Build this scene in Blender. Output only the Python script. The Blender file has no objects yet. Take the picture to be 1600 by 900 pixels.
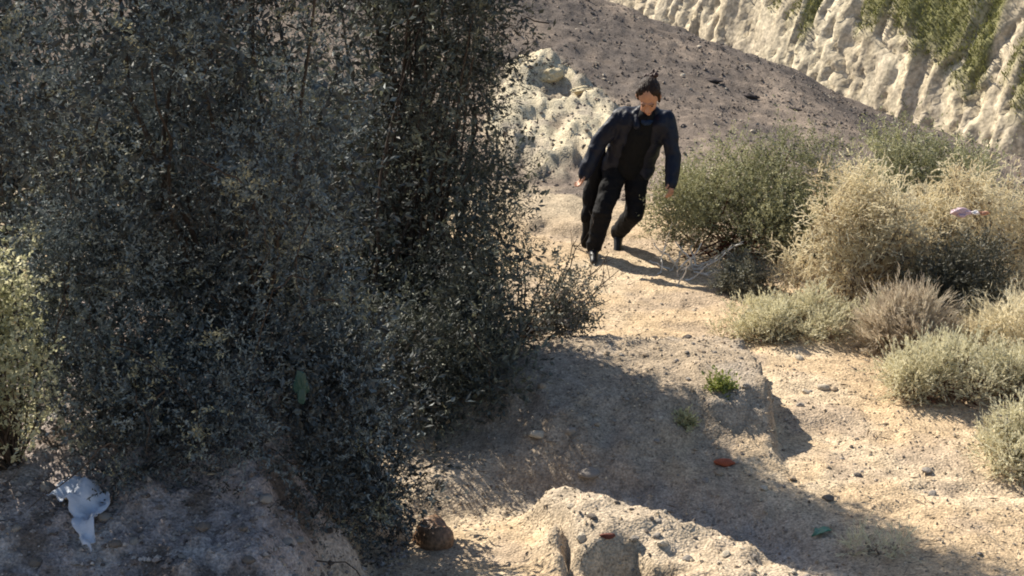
import bpy, bmesh, math
import numpy as np
from mathutils import Vector, Matrix, Quaternion

S = bpy.context.scene
COL = S.collection
R = math.radians
rng = np.random.default_rng(7)

# ------------------------------------------------------------------ camera, sky, sun, exposure
CAM_Z, PITCH, FPX = 3.41, 17.0, 2500.0
cd = bpy.data.cameras.new('camera'); cam = bpy.data.objects.new('camera', cd); COL.objects.link(cam)
cam.location = (0, 0, CAM_Z); cam.rotation_euler = (R(90 - PITCH), 0, 0)
cd.sensor_width = 36; cd.lens = 36 * FPX / 1600; cd.clip_start = .1; cd.clip_end = 600
S.camera = cam
SUN_EL, SUN_X, SUN_Y = 40.0, -.65, .76            # the sun stands behind and to the left
w = bpy.data.worlds.new('World'); S.world = w; w.use_nodes = True
nt = w.node_tree; sky = nt.nodes.new('ShaderNodeTexSky'); sky.sky_type = 'NISHITA'; sky.sun_disc = False
sky.sun_elevation = R(SUN_EL); sky.sun_rotation = math.atan2(SUN_X, SUN_Y)
bg = nt.nodes['Background']; bg.inputs['Strength'].default_value = .085
nt.links.new(sky.outputs['Color'], bg.inputs['Color'])
ld = bpy.data.lights.new('sun', 'SUN'); ld.energy = 5.0; ld.angle = R(.5); ld.color = (1, .93, .80)
sun = bpy.data.objects.new('sun', ld); COL.objects.link(sun)
sd = Vector((SUN_X * math.cos(R(SUN_EL)), SUN_Y * math.cos(R(SUN_EL)), math.sin(R(SUN_EL))))
sun.rotation_euler = (-sd).to_track_quat('-Z', 'Y').to_euler(); sun.location = sd * 30
S.view_settings.view_transform = 'Standard'; S.view_settings.look = 'None'
S.view_settings.exposure = 0.75; S.view_settings.gamma = 1
S.cycles.max_bounces = 5; S.cycles.diffuse_bounces = 3; S.cycles.transmission_bounces = 3
S.cycles.transparent_max_bounces = 4; S.cycles.filter_width = 1.9

# ------------------------------------------------------------------ noise
def _h(n):
    n = (n ^ 61) ^ (n >> 16); n = (n * 9) & 0xffffffff; n = n ^ (n >> 4)
    n = (n * 0x27d4eb2d) & 0xffffffff; return (n ^ (n >> 15)) & 0xffffffff
def vn(x, y, z=0., seed=0):
    x, y, z = np.broadcast_arrays(np.asarray(x, float), np.asarray(y, float), np.asarray(z, float))
    xi, yi, zi = np.floor(x), np.floor(y), np.floor(z)
    fx, fy, fz = x - xi, y - yi, z - zi
    fx, fy, fz = [f * f * f * (f * (f * 6 - 15) + 10) for f in (fx, fy, fz)]
    xi, yi, zi = [(q.astype(np.int64) + 5000) for q in (xi, yi, zi)]
    def g(a, b, c): return _h((a * 73856093 ^ b * 19349663 ^ c * 83492791 ^ seed * 2654435) & 0xffffffff) / 2147483647.5 - 1
    def L(a, b, t): return a + (b - a) * t
    return L(L(L(g(xi, yi, zi), g(xi+1, yi, zi), fx), L(g(xi, yi+1, zi), g(xi+1, yi+1, zi), fx), fy),
             L(L(g(xi, yi, zi+1), g(xi+1, yi, zi+1), fx), L(g(xi, yi+1, zi+1), g(xi+1, yi+1, zi+1), fx), fy), fz)
def fbm(x, y, z=0., o=4, seed=0):
    t = 0; a = 1.; n = 0
    for i in range(o):
        t = t + a * vn(x * 2.03**i + i * 7.1, y * 2.03**i - i * 3.7, z * 2.03**i + i * 1.3 if np.ndim(z) or z else 0., seed + i); n += a; a *= .5
    return t / n * 1.6
def sm(a, b, x):
    t = np.clip((x - a) / (b - a), 0, 1); return t * t * (3 - 2 * t)

# ------------------------------------------------------------------ the lie of the land
def seg_dist(x, y, pts):
    best = np.full(np.shape(x), 1e9); along = np.zeros(np.shape(x)); acc = 0
    for (x0, y0), (x1, y1) in zip(pts[:-1], pts[1:]):
        dx, dy = x1 - x0, y1 - y0; l = math.hypot(dx, dy)
        t = np.clip(((x - x0) * dx + (y - y0) * dy) / l**2, 0, 1)
        d = np.hypot(x - x0 - t * dx, y - y0 - t * dy)
        along = np.where(d < best, acc + t * l, along); best = np.minimum(d, best); acc += l
    return best, along
GULLY = [(-.55, 7.35), (-.05, 7.62), (.45, 7.66), (1.0, 7.22), (1.55, 6.80), (2.1, 6.35)]
RIDGE = [(.30, 7.18), (.55, 6.98), (.87, 6.72), (1.25, 6.42), (1.9, 5.85), (2.5, 5.3)]
def zones(x, y):
    """heights and masks of the terrain at x, y"""
    x = np.asarray(x, float); y = np.asarray(y, float)
    w1 = fbm(x * 2.1, y * 2.1, seed=3) * .10; w2 = fbm(x * 2.3 + 9, y * 2.3, seed=5) * .10
    wf = fbm(x * 9, y * 9, seed=8, o=3) * .025
    X, Y = x + w1 + wf, y + w2 + wf
    # hill of dark scree behind: its crest falls to the right
    zc = np.interp(x, [-12, -4, 1.4, 2.64, 3.96, 5.28, 6.2, 14], [4.2, 3.0, .80, .36, -.04, -.45, -.75, -3.2]) + .05 * fbm(x * .9, y * .5, seed=12)
    z14 = np.where(x < 1.6, .06, .06 - .15 * (x - 1.6)); z14 = np.maximum(z14, -1.6)
    s = np.clip((y - 13.6) / 7.4, 0, 1); s = s * s * (1.6 - .6 * s)
    hill = z14 * sm(12.2, 14, y) + (zc - z14) * s
    over = np.maximum(0, y - 21 + .25 * fbm(x * .9, 3., seed=4))
    hill = np.where(y > 20.4, hill - .55 * over * sm(0, 2, over), hill); hill = np.maximum(hill, -6.5)
    right = -.28 * sm(3.2, 5.2, x) * sm(7, 11, y)
    # left bank in the shade
    bh = np.clip(.42 + .34 * (y - 5), .2, 1.0)
    bank = bh * sm(-.50, -1.08, X + .13 * (Y - 6.2)) * sm(9.6, 7.4, y) * sm(2.5, 5.0, y)
    clod = bank > .05
    # mound in the middle with a broken right end
    mound = .30 * sm(1.455, 1.385, x + .3 * w1 + 1.2 * wf) * (.55 * sm(7.55, 8.5, Y) + .45 * sm(8.02 - .3 * sm(1.2, .6, x), 8.35, Y)) * sm(10.1, 8.9, Y) * sm(-.9, .25, X)
    lip = sm(-.35, .40, X); mound = mound * np.where(y < 8.5, lip * sm(8.6, 8.1, y) + sm(8.1, 8.6, y), 1)
    fan = .035 * np.exp(-(((x - 1.72) / .30)**2 + ((y - 8.62) / .10)**2))      # ledge beyond the broken end
    # gully and lit ridge in front
    dg, ag = seg_dist(X, Y, GULLY); gully = -.13 * np.exp(-(dg / .25)**2) * sm(2.9, 1.8, ag)
    dr, ar = seg_dist(X, Y, RIDGE)
    fl = .61 * X + .80 * Y; behindr = (.62 * (x - .30) + .78 * (y - 7.22)) > 0
    ridge = .175 * sm(np.where(behindr, .32, .9), .04, dr) * sm(.0, .34, X + .05 * np.sin(Y * 14)) * (.70 + .30 * sm(.75, .2, ar)) * sm(3.0, 1.0, ar)
    drop = -.30 * sm(5.63, 5.48, fl + .9 * wf) * sm(.22, .55, X)
    cleft = -.12 * np.exp(-((x - .245 - .05 * (7.0 - y)) / .022)**2) * sm(7.02, 6.92, y) * sm(5.6, 6.2, y)
    shelf = .10 * sm(7.35, 6.9, Y) * sm(-.9, -.3, X) * sm(1.6, .6, X) * 0
    step = .07 * sm(12.72, 12.86, Y + .35 * x) * sm(.9, .5, x) * sm(14.2, 13.2, y)
    # pale outcrop behind the walker
    out = sm(.0, .5, 1 - ((x - .38) / .80)**2 - ((y - 15.6) / 1.9)**2 + .7 * fbm(x * 2, y * 1.2, seed=21))
    knob = np.exp(-(((x - .42) / .20)**2 + ((y - 17.5) / .45)**2)) + .8 * np.exp(-(((x - .75) / .22)**2 + ((y - 16.9) / .35)**2))
    knob = np.clip(knob * (1 + .6 * fbm(x * 5, y * 3, seed=22)), 0, 1)
    outz = out * (.14 + .06 * fbm(x * 3.2, y * 2.2, seed=23) + .035 * fbm(x * 9, y * 5, seed=24, o=3)) + .11 * knob
    zt = hill + right + bank + mound + gully + ridge + drop + cleft + step + outz + fan
    # roughness
    far = sm(12.5, 15, y)
    near = 1 - far
    rough = .020 * fbm(x * 2.6, y * 2.6, seed=31) + .006 * fbm(x * 9, y * 9, seed=33, o=3) + .0075 * np.abs(fbm(x * 21, y * 24, seed=35, o=3))
    cl = np.clip(fbm(x * 13, y * 13, seed=37, o=3), -.2, 1)
    mb = np.clip(bank / .5, 0, 1)
    zt = zt + rough * (1 + .6 * mb) + mb * .035 * cl + np.clip(ridge / .12, 0, 1) * .026 * cl + np.clip(mound / .2, 0, 1) * .014 * cl - .014 * near * (1 - mb) * sm(.30, .55, vn(x * 5.2, y * 4.1, 0., 91)) * sm(.4, 1.0, x)
    zt = zt + far * (.02 * fbm(x * 5, y * 5, seed=41) + .012 * np.clip(fbm(x * 16, y * 12, seed=42, o=3), 0, 1))
    return zt, dict(bank=mb, mound=np.clip(mound / .2, 0, 1), gully=np.clip(-gully / .1, 0, 1), ridge=np.clip(ridge / .15, 0, 1),
                    out=np.clip(out + knob, 0, 1), far=far)
def H(x, y): return float(zones(np.array([x]), np.array([y]))[0][0])
cP, sP = math.cos(R(PITCH)), math.sin(R(PITCH))
def at(px, py, z=0.):
    """where the line of sight through a point of the photograph meets height z"""
    a, b = (px - 800) / FPX, (450 - py) / FPX
    d = Vector((a, cP + b * sP, -sP + b * cP)); t = (z - CAM_Z) / d.z
    return Vector((d.x * t, d.y * t, z))
def on(px, py, dz=0.):
    """the same on the terrain"""
    a, b = (px - 800) / FPX, (450 - py) / FPX
    d = np.array((a, cP + b * sP, -sP + b * cP)); t = np.arange(3.5, 26, .01)
    P = d[None] * t[:, None] + np.array((0, 0, CAM_Z)); h = zones(P[:, 0], P[:, 1])[0]
    i = int(np.argmax(P[:, 2] < h)); return Vector((P[i, 0], P[i, 1], h[i] + dz))

# ------------------------------------------------------------------ helpers
def link(o, parent=None):
    COL.objects.link(o)
    if parent: o.parent = parent
    return o
def tag(o, label=None, cat=None, group=None, kind=None):
    if label: o['label'] = label
    if cat: o['category'] = cat
    if group: o['group'] = group
    if kind: o['kind'] = kind
    return o
def empty(name, loc, label, cat, group=None):
    o = bpy.data.objects.new(name, None); o.location = loc; o.empty_display_size = .1; link(o); return tag(o, label, cat, group)
def mesh_np(name, V, F, mat, parent=None, attrs=None, smooth=False, loc=None):
    V = np.asarray(V, np.float32); F = np.asarray(F, np.int32); n = F.shape[1]
    if parent is not None: V = V - np.array(parent.location, np.float32)
    if loc is not None: V = V - np.array(loc, np.float32)
    me = bpy.data.meshes.new(name)
    me.vertices.add(len(V)); me.vertices.foreach_set('co', V.ravel())
    me.loops.add(F.size); me.loops.foreach_set('vertex_index', F.ravel())
    me.polygons.add(len(F)); me.polygons.foreach_set('loop_start', np.arange(0, F.size, n, dtype=np.int32))
    try: me.polygons.foreach_set('loop_total', np.full(len(F), n, np.int32))
    except Exception: pass
    me.polygons.foreach_set('use_smooth', np.full(len(F), smooth))
    for k, v in (attrs or {}).items():
        v = np.asarray(v, np.float32)
        if v.ndim == 2:
            A = me.attributes.new(k, 'FLOAT_COLOR', 'POINT'); A.data.foreach_set('color', np.c_[v, np.ones(len(v), np.float32)].astype(np.float32).ravel())
        else:
            A = me.attributes.new(k, 'FLOAT', 'POINT'); A.data.foreach_set('value', v)
    me.update(calc_edges=True); me.validate(); me.materials.append(mat)
    o = bpy.data.objects.new(name, me); link(o, parent)
    if loc is not None: o.location = loc
    return o
def bm_obj(name, bm, mat, parent=None, smooth=True):
    me = bpy.data.meshes.new(name); bm.to_mesh(me); bm.free(); me.materials.append(mat)
    for p in me.polygons: p.use_smooth = smooth
    return link(bpy.data.objects.new(name, me), parent)

# ------------------------------------------------------------------ materials
def newmat(name):
    m = bpy.data.materials.new(name); m.use_nodes = True; m.node_tree.nodes.clear(); return m, m.node_tree.nodes, m.node_tree.links
def node(N, t, **k):
    n = N.new(t)
    for a, v in k.items(): setattr(n, a, v)
    return n
def plain(name, col, rough=.8, var=.25, scale=30, bump=.2, spec=.25, trans=0., metal=0., bscale=None):
    m, N, L = newmat(name)
    out = node(N, 'ShaderNodeOutputMaterial'); p = node(N, 'ShaderNodeBsdfPrincipled')
    p.inputs['Roughness'].default_value = rough; p.inputs['Specular IOR Level'].default_value = spec
    p.inputs['Transmission Weight'].default_value = trans; p.inputs['Metallic'].default_value = metal
    tc = node(N, 'ShaderNodeTexCoord'); nz = node(N, 'ShaderNodeTexNoise'); nz.inputs['Scale'].default_value = scale; nz.inputs['Detail'].default_value = 5
    L.new(tc.outputs['Object'], nz.inputs['Vector'])
    cr = node(N, 'ShaderNodeValToRGB'); e = cr.color_ramp.elements
    e[0].position = .3; e[1].position = .7
    e[0].color = [c * (1 - var) for c in col] + [1]; e[1].color = [min(1, c * (1 + var)) for c in col] + [1]
    L.new(nz.outputs['Fac'], cr.inputs['Fac']); L.new(cr.outputs['Color'], p.inputs['Base Color'])
    nb = node(N, 'ShaderNodeTexNoise'); nb.inputs['Scale'].default_value = bscale or scale * 2; nb.inputs['Detail'].default_value = 4
    L.new(tc.outputs['Object'], nb.inputs['Vector'])
    b = node(N, 'ShaderNodeBump'); b.inputs['Strength'].default_value = bump; b.inputs['Distance'].default_value = .01
    L.new(nb.outputs['Fac'], b.inputs['Height']); L.new(b.outputs['Normal'], p.inputs['Normal']); L.new(p.outputs[0], out.inputs[0]); return m
def leafmat(name, ramp, trans=.25, rough=.6, gloss=.06):
    """leaf colour from the per-leaf attribute 'var'"""
    m, N, L = newmat(name)
    out = node(N, 'ShaderNodeOutputMaterial'); at_ = node(N, 'ShaderNodeAttribute', attribute_name='var')
    cr = node(N, 'ShaderNodeValToRGB'); cr.color_ramp.elements.remove(cr.color_ramp.elements[1])
    for i, (p, c) in enumerate(ramp):
        e = cr.color_ramp.elements[0] if i == 0 else cr.color_ramp.elements.new(p)
        e.position = p; e.color = list(c) + [1]
    L.new(at_.outputs['Fac'], cr.inputs['Fac'])
    d = node(N, 'ShaderNodeBsdfDiffuse'); t = node(N, 'ShaderNodeBsdfTranslucent'); g = node(N, 'ShaderNodeBsdfGlossy'); g.inputs['Roughness'].default_value = rough
    for s in (d, t): L.new(cr.outputs['Color'], s.inputs['Color'])
    g.inputs['Color'].default_value = (.9, .9, .9, 1)
    m1 = node(N, 'ShaderNodeMixShader'); m1.inputs[0].default_value = trans; L.new(d.outputs[0], m1.inputs[1]); L.new(t.outputs[0], m1.inputs[2])
    m2 = node(N, 'ShaderNodeMixShader'); m2.inputs[0].default_value = gloss; L.new(m1.outputs[0], m2.inputs[1]); L.new(g.outputs[0], m2.inputs[2])
    L.new(m2.outputs[0], out.inputs[0]); return m
def earthmat(name, fine=90., speck=.5, bump=.5):
    """vertex colour 'soil' of the kind of ground, broken up by grain, crumbs and pale grit"""
    m, N, L = newmat(name)
    out = node(N, 'ShaderNodeOutputMaterial'); p = node(N, 'ShaderNodeBsdfPrincipled'); p.inputs['Roughness'].default_value = .95; p.inputs['Specular IOR Level'].default_value = .1
    a = node(N, 'ShaderNodeAttribute', attribute_name='soil'); tc = node(N, 'ShaderNodeTexCoord')
    def noise(sc, det=5):
        n = node(N, 'ShaderNodeTexNoise'); n.inputs['Scale'].default_value = sc; n.inputs['Detail'].default_value = det; L.new(tc.outputs['Object'], n.inputs['Vector']); return n
    def ramp(src, p0, c0, p1, c1):
        r = node(N, 'ShaderNodeMapRange'); r.inputs[1].default_value = p0; r.inputs[2].default_value = p1; r.inputs[3].default_value = c0; r.inputs[4].default_value = c1
        L.new(src, r.inputs[0]); return r.outputs[0]
    def mul(x, y):
        k = node(N, 'ShaderNodeMath', operation='MULTIPLY'); L.new(x, k.inputs[0]); L.new(y, k.inputs[1]); return k.outputs[0]
    v = mul(mul(ramp(noise(fine * .12).outputs['Fac'], .3, .78, .7, 1.2), ramp(noise(fine).outputs['Fac'], .3, .62, .7, 1.32)), ramp(noise(fine * .45).outputs['Fac'], .3, .8, .65, 1.15))
    vo = node(N, 'ShaderNodeTexVoronoi'); vo.inputs['Scale'].default_value = fine * .8; L.new(tc.outputs['Object'], vo.inputs['Vector'])
    sp = ramp(vo.outputs['Color'], .72, 1., .95, 1. - speck)
    v = mul(v, sp)
    mx = node(N, 'ShaderNodeVectorMath', operation='SCALE'); L.new(a.outputs['Color'], mx.inputs[0]); L.new(v, mx.inputs['Scale'])
    L.new(mx.outputs[0], p.inputs['Base Color'])
    b = node(N, 'ShaderNodeBump'); b.inputs['Strength'].default_value = bump; b.inputs['Distance'].default_value = .012
    ad = node(N, 'ShaderNodeMath', operation='ADD'); L.new(noise(fine * .7).outputs['Fac'], ad.inputs[0]); L.new(vo.outputs['Distance'], ad.inputs[1])
    L.new(ad.outputs[0], b.inputs['Height']); L.new(b.outputs['Normal'], p.inputs['Normal']); L.new(p.outputs[0], out.inputs[0]); return m
M_EARTH = earthmat('earth'); M_CLIFF = earthmat('cliff_marl', fine=11, speck=.2, bump=.8)
M_WOOD = plain('grey_twig', (.20, .16, .125), .9, .4, 60); M_PALE = plain('bleached_twig', (.80, .75, .66), .9, .2, 60)
M_RED = plain('red_brown_twig', (.10, .035, .022), .9, .4, 60)
M_DKWOOD = plain('dark_twig', (.07, .052, .04), .9, .4, 60)

# ------------------------------------------------------------------ terrain
def axis(*spans):
    a = []
    for s, e, st in spans: a += list(np.arange(s, e, st))
    return np.array(a + [spans[-1][1]])
gx = axis((-60, -16, 4), (-16, -5, .8), (-5, -2.6, .12), (-2.6, 3.6, .027), (3.6, 6.5, .08), (6.5, 16, .5), (16, 80, 4))
gy = axis((-30, 2, 3), (2, 4.6, .3), (4.6, 10.6, .027), (10.6, 14, .04), (14, 21.6, .07), (21.6, 30, .4), (30, 110, 5))
GX, GY = np.meshgrid(gx, gy); x, y = GX.ravel(), GY.ravel()
z, mk = zones(x, y)
def mixc(c, m, col): return c + (np.array(col)[None] - c) * np.clip(m, 0, 1)[:, None]
n1 = fbm(x * 1.3, y * 1.3, seed=51); n2 = fbm(x * 4, y * 4, seed=52)
c = np.tile(np.array((.52, .385, .243)), (len(x), 1))
c = mixc(c, sm(-.1, .6, n1 + .4 * n2), (.58, .455, .31))
c = mixc(c, sm(.1, .7, fbm(x * 2.2, y * 2.2, seed=53)) * .8, (.42, .325, .235))
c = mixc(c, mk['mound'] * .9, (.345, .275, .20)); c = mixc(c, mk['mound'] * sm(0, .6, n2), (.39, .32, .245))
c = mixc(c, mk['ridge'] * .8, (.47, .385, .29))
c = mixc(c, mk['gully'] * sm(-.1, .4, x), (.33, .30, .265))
c = mixc(c, sm(.6, .0, x) * sm(11.4, 10, y) * sm(7.3, 7.9, y) * .7, (.40, .325, .25))
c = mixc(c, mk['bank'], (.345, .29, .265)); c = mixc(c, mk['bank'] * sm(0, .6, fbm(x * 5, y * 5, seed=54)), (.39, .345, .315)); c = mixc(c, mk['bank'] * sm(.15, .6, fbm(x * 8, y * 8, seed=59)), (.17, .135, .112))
behind = sm(12.4, 13.2, y) * sm(1.3, .5, x); c = mixc(c, behind, (.45, .36, .25))
f = sm(13.4, 14.6, y + .8 * n1 + 1.4 * sm(1.0, 2.0, x)); sc = fbm(x * .9, y * .9, seed=55)
c = mixc(c, f, (.195, .155, .125)); c = mixc(c, f * sm(-.1, .5, sc), (.27, .213, .167)); c = mixc(c, f * sm(.1, .6, -sc + .3 * n2), (.155, .127, .108))
c = mixc(c, mk['out'] * sm(12.9, 13.8, y), (.57, .49, .345)); c = mixc(c, mk['out'] * sm(.2, .6, n2) * sm(13, 14, y), (.40, .34, .26))
nX = len(gx); i = np.arange((len(gy) - 1) * (nX - 1)); r_, c_ = i // (nX - 1), i % (nX - 1); b0 = r_ * nX + c_
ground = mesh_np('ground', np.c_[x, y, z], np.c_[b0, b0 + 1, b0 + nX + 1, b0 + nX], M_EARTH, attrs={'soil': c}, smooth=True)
tag(ground, kind='structure')

# cliff of pale fluted marl across the valley
CA, CB = np.array((-6.5, 62.)), np.array((22., 15.5)); cl = np.hypot(*(CB - CA)); ct = (CB - CA) / cl; cn = np.array((ct[1], -ct[0])); cn = cn if cn[0] < 0 else -cn
uu, vv = np.meshgrid(np.arange(0, cl, .105), np.r_[np.arange(0, 12.6, .12), np.arange(12.6, 22, .8)]); u, v = uu.ravel(), vv.ravel()
wu = u + .7 * fbm(u * .35, v * .22, seed=61) + .16 * fbm(u * 1.3, v * .9, seed=62)
def ridged(q, s, k=.12): return 1 - np.abs(vn(q, v * k, seed=s)) * 2
f1, f2, f3 = ridged(wu * .7, 63, .03), ridged(wu * 1.7, 64, .06), ridged(wu * 3.9, 65, .10)
prof = np.where(v < 12.6, v * .36, 4.536 + (v - 12.6) * 1.0); zz = -7.2 + np.where(v < 12.6, v * .94, 11.844 + (v - 12.6) * .12)
lump = fbm(u * .9, v * .5, seed=66) * .05 + fbm(u * 3.2, v * .7, seed=67, o=3) * .02 + fbm(u * 9, v * 6, seed=69, o=2) * .022
crk = -np.clip(1 - np.abs(fbm(wu * .8 + 3, v * .45, seed=68, o=3)) * 14, 0, 1) * .16
rill = -np.clip(1 - np.abs(fbm(wu * 1.7, v * .22, seed=75, o=2)) * 9, 0, 1) * .20 - np.clip(1 - np.abs(fbm(wu * 4.2, v * .6, seed=76, o=2)) * 7, 0, 1) * .08
dd = -.62 * np.clip(1 - f1, 0, 2)**1.0 * .0 + .07 * f1 + .075 * f2 + .045 * f3 + rill + lump + crk
dd *= sm(13.5, 11, v) * .85 + .15
base = CA[None] + ct[None] * u[:, None] - cn[None] * prof[:, None] + cn[None] * (dd * .9)[:, None]
cz = zz + dd * .25
cc = np.tile(np.array((.56, .47, .335)), (len(u), 1)); cc = mixc(cc, sm(-.2, .6, fbm(u * .8, v * .5, seed=71)), (.63, .54, .39)); cc = mixc(cc, sm(.0, .6, fbm(u * 1.5, v * .9, seed=72)) * .7, (.50, .425, .32))
gm_ = sm(-.3, .9, v - (4.75 - .12 * (u - 26)) + .9 * fbm(u * .6, v * .12, seed=73)) * sm(-.35, .25, fbm(wu * 1.9, v * .16, seed=74) + .07 * (u - 27))
gm_ = np.clip(gm_, 0, 1); cc = mixc(cc, gm_ * .85, (.15, .155, .05))
nU = uu.shape[1]; i = np.arange((uu.shape[0] - 1) * (nU - 1)); r_, c_ = i // (nU - 1), i % (nU - 1); b0 = r_ * nU + c_
CV = np.c_[base, cz]
cliff = mesh_np('cliff', CV, np.c_[b0, b0 + 1, b0 + nU + 1, b0 + nU], M_CLIFF, attrs={'soil': cc}, smooth=True)
tag(cliff, kind='structure')

# ------------------------------------------------------------------ foliage generator
def unit(a): return a / np.maximum(np.linalg.norm(a, axis=-1, keepdims=True), 1e-9)
def leaves(P, D, l, wd, var, rg, fold=.0):
    """one diamond-shaped leaf at each P along D"""
    n = len(P); rv = unit(rg.normal(size=(n, 3))); Wd = unit(np.cross(D, rv)); Nn = np.cross(Wd, D)
    l = np.broadcast_to(l, n)[:, None]; wd = np.broadcast_to(wd, n)[:, None]
    V = np.empty((n, 4, 3)); V[:, 0] = P; V[:, 1] = P + D * l * .5 + Wd * wd * .5 + Nn * wd * .2; V[:, 2] = P + D * l; V[:, 3] = P + D * l * .5 - Wd * wd * .5 + Nn * wd * .2
    return V.reshape(-1, 3), np.arange(4 * n).reshape(-1, 4), np.repeat(var, 4)
def sprigs(rg, lumps, n, k, L, ll, lw, up=.35, spread=.45, inner=.35, lmode='leaf', keep=None, flat=1., lvw=.45):
    """n sprigs of k leaves over the lumps (x, y, z, r)"""
    lumps = np.asarray(lumps); wgt = lumps[:, 3]**2; ix = rg.choice(len(lumps), n, p=wgt / wgt.sum())
    c = lumps[ix, :3]; r = lumps[ix, 3:4]; nn = unit(rg.normal(size=(n, 3))); nn[:, 2] *= flat
    rr = r * (inner + (1 - inner) * rg.random((n, 1))**.5)
    p = c + nn * rr; d = unit(nn + np.array((0, 0, up)) + rg.normal(size=(n, 3)) * spread)
    Ls = L * (.6 + .8 * rg.random(n)); lv = (lumps[:, 4] if lumps.shape[1] > 4 else rg.random(len(lumps)))[ix]
    sv = lvw * lv + (.8 - lvw) * rg.random(n)
    t = np.tile((np.arange(k) + .5) / k, (n, 1)) + rg.normal(size=(n, k)) * .05
    bend = rg.normal(size=(n, 1, 3)) * .25
    P = p[:, None] + d[:, None] * (Ls[:, None] * t)[..., None] + bend * ((t**2) * Ls[:, None])[..., None]
    D = unit(d[:, None] * (.75 if lmode == 'leaf' else 1.3) + unit(rg.normal(size=(n, k, 3))) * (.8 if lmode == 'leaf' else .35))
    var = np.clip(sv[:, None] + .2 * rg.random((n, k)) + .0 * t, 0, 1)
    P, D, var = P.reshape(-1, 3), D.reshape(-1, 3), var.ravel()
    if keep is not None:
        q = keep(P); P, D, var = P[q], D[q], var[q]
    m = len(P)
    return leaves(P, D, ll * (.65 + .7 * rg.random(m)), lw * (.65 + .7 * rg.random(m)), var, rg)
def boughs(rg, lumps, k, sc, r0, r1, droop=.3):
    """break every lump up into a bough of k small tufts, all of one tone"""
    out = []
    for a, b, c_, r in lumps:
        tone = rg.random() * (.55 if c_ < 1.05 and b < 7.6 else 1)  # low front boughs toned darker, shade of the hem put into the leaf colour
        for _ in range(k):
            q = unit(rg.normal(size=3)) * r * sc * rg.random()**.4; q[0] *= .9; out.append((a + q[0], b + q[1] * .8, c_ + q[2] * (1 + droop) , rg.uniform(r0, r1), np.clip(tone + rg.normal() * .15, 0, 1)))
    return out
def merge(*parts):
    V, F, A = [], [], []; o = 0
    for v, f, a in parts: V.append(v); F.append(f + o); A.append(a); o += len(v)
    return np.concatenate(V), np.concatenate(F), np.concatenate(A)
def tube(pts, r0, r1, sides=4):
    pts = np.asarray(pts, float); n = len(pts); V = np.empty((n, sides, 3))
    T = unit(np.gradient(pts, axis=0)); ref = np.array((.31, .17, .93)); A = unit(np.cross(T, ref)); B = np.cross(T, A)
    rad = np.linspace(r0, r1, n)
    for s in range(sides):
        an = 2 * math.pi * s / sides; V[:, s] = pts + (A * math.cos(an) + B * math.sin(an)) * rad[:, None]
    F = [(i * sides + s, i * sides + (s + 1) % sides, (i + 1) * sides + (s + 1) % sides, (i + 1) * sides + s) for i in range(n - 1) for s in range(sides)]
    return V.reshape(-1, 3), np.array(F), np.zeros(n * sides)
def stem_path(a, b, rg, wob=.12, n=7, sag=.0):
    a, b = np.array(a, float), np.array(b, float); t = np.linspace(0, 1, n)[:, None]; L = np.linalg.norm(b - a)
    w_ = np.cumsum(rg.normal(size=(n, 3)), 0) * wob * L / n; w_ -= w_[0] * (1 - t) + w_[-1] * t
    return a + (b - a) * t + w_ + np.array((0, 0, 1)) * (sag * L * np.sin(t * math.pi))
def ell(rg, c, rx, ry, h, n, r0, r1, shell=.55, flat=.0):
    """lumps filling a half-ellipsoid of a bush that stands on c"""
    out = []
    while len(out) < n:
        q = rg.uniform(-1, 1, 3); q[2] = abs(q[2]); d = np.linalg.norm(q)
        if d > 1 or d < shell * rg.random(): continue
        r = rg.uniform(r0, r1); out.append((c[0] + q[0] * (rx - r * .6), c[1] + q[1] * (ry - r * .6), c[2] + r * .5 + q[2] * max(.02, h - r * 1.3), r))
    return out
def bush(name, loc, label, parts, mat, stems=None, stem_mat=None, cat='bush', group=None, kinds=None):
    root = empty(name, loc, label, cat, group)
    V, F, A = merge(*parts); o = mesh_np('foliage', V, F, mat, root, {'var': A}); o['kind'] = 'stuff'
    if stems:
        V, F, A = merge(*stems); o = mesh_np('twigs', V, F, stem_mat or M_WOOD, root, smooth=True); o['kind'] = 'stuff'
    return root

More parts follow.
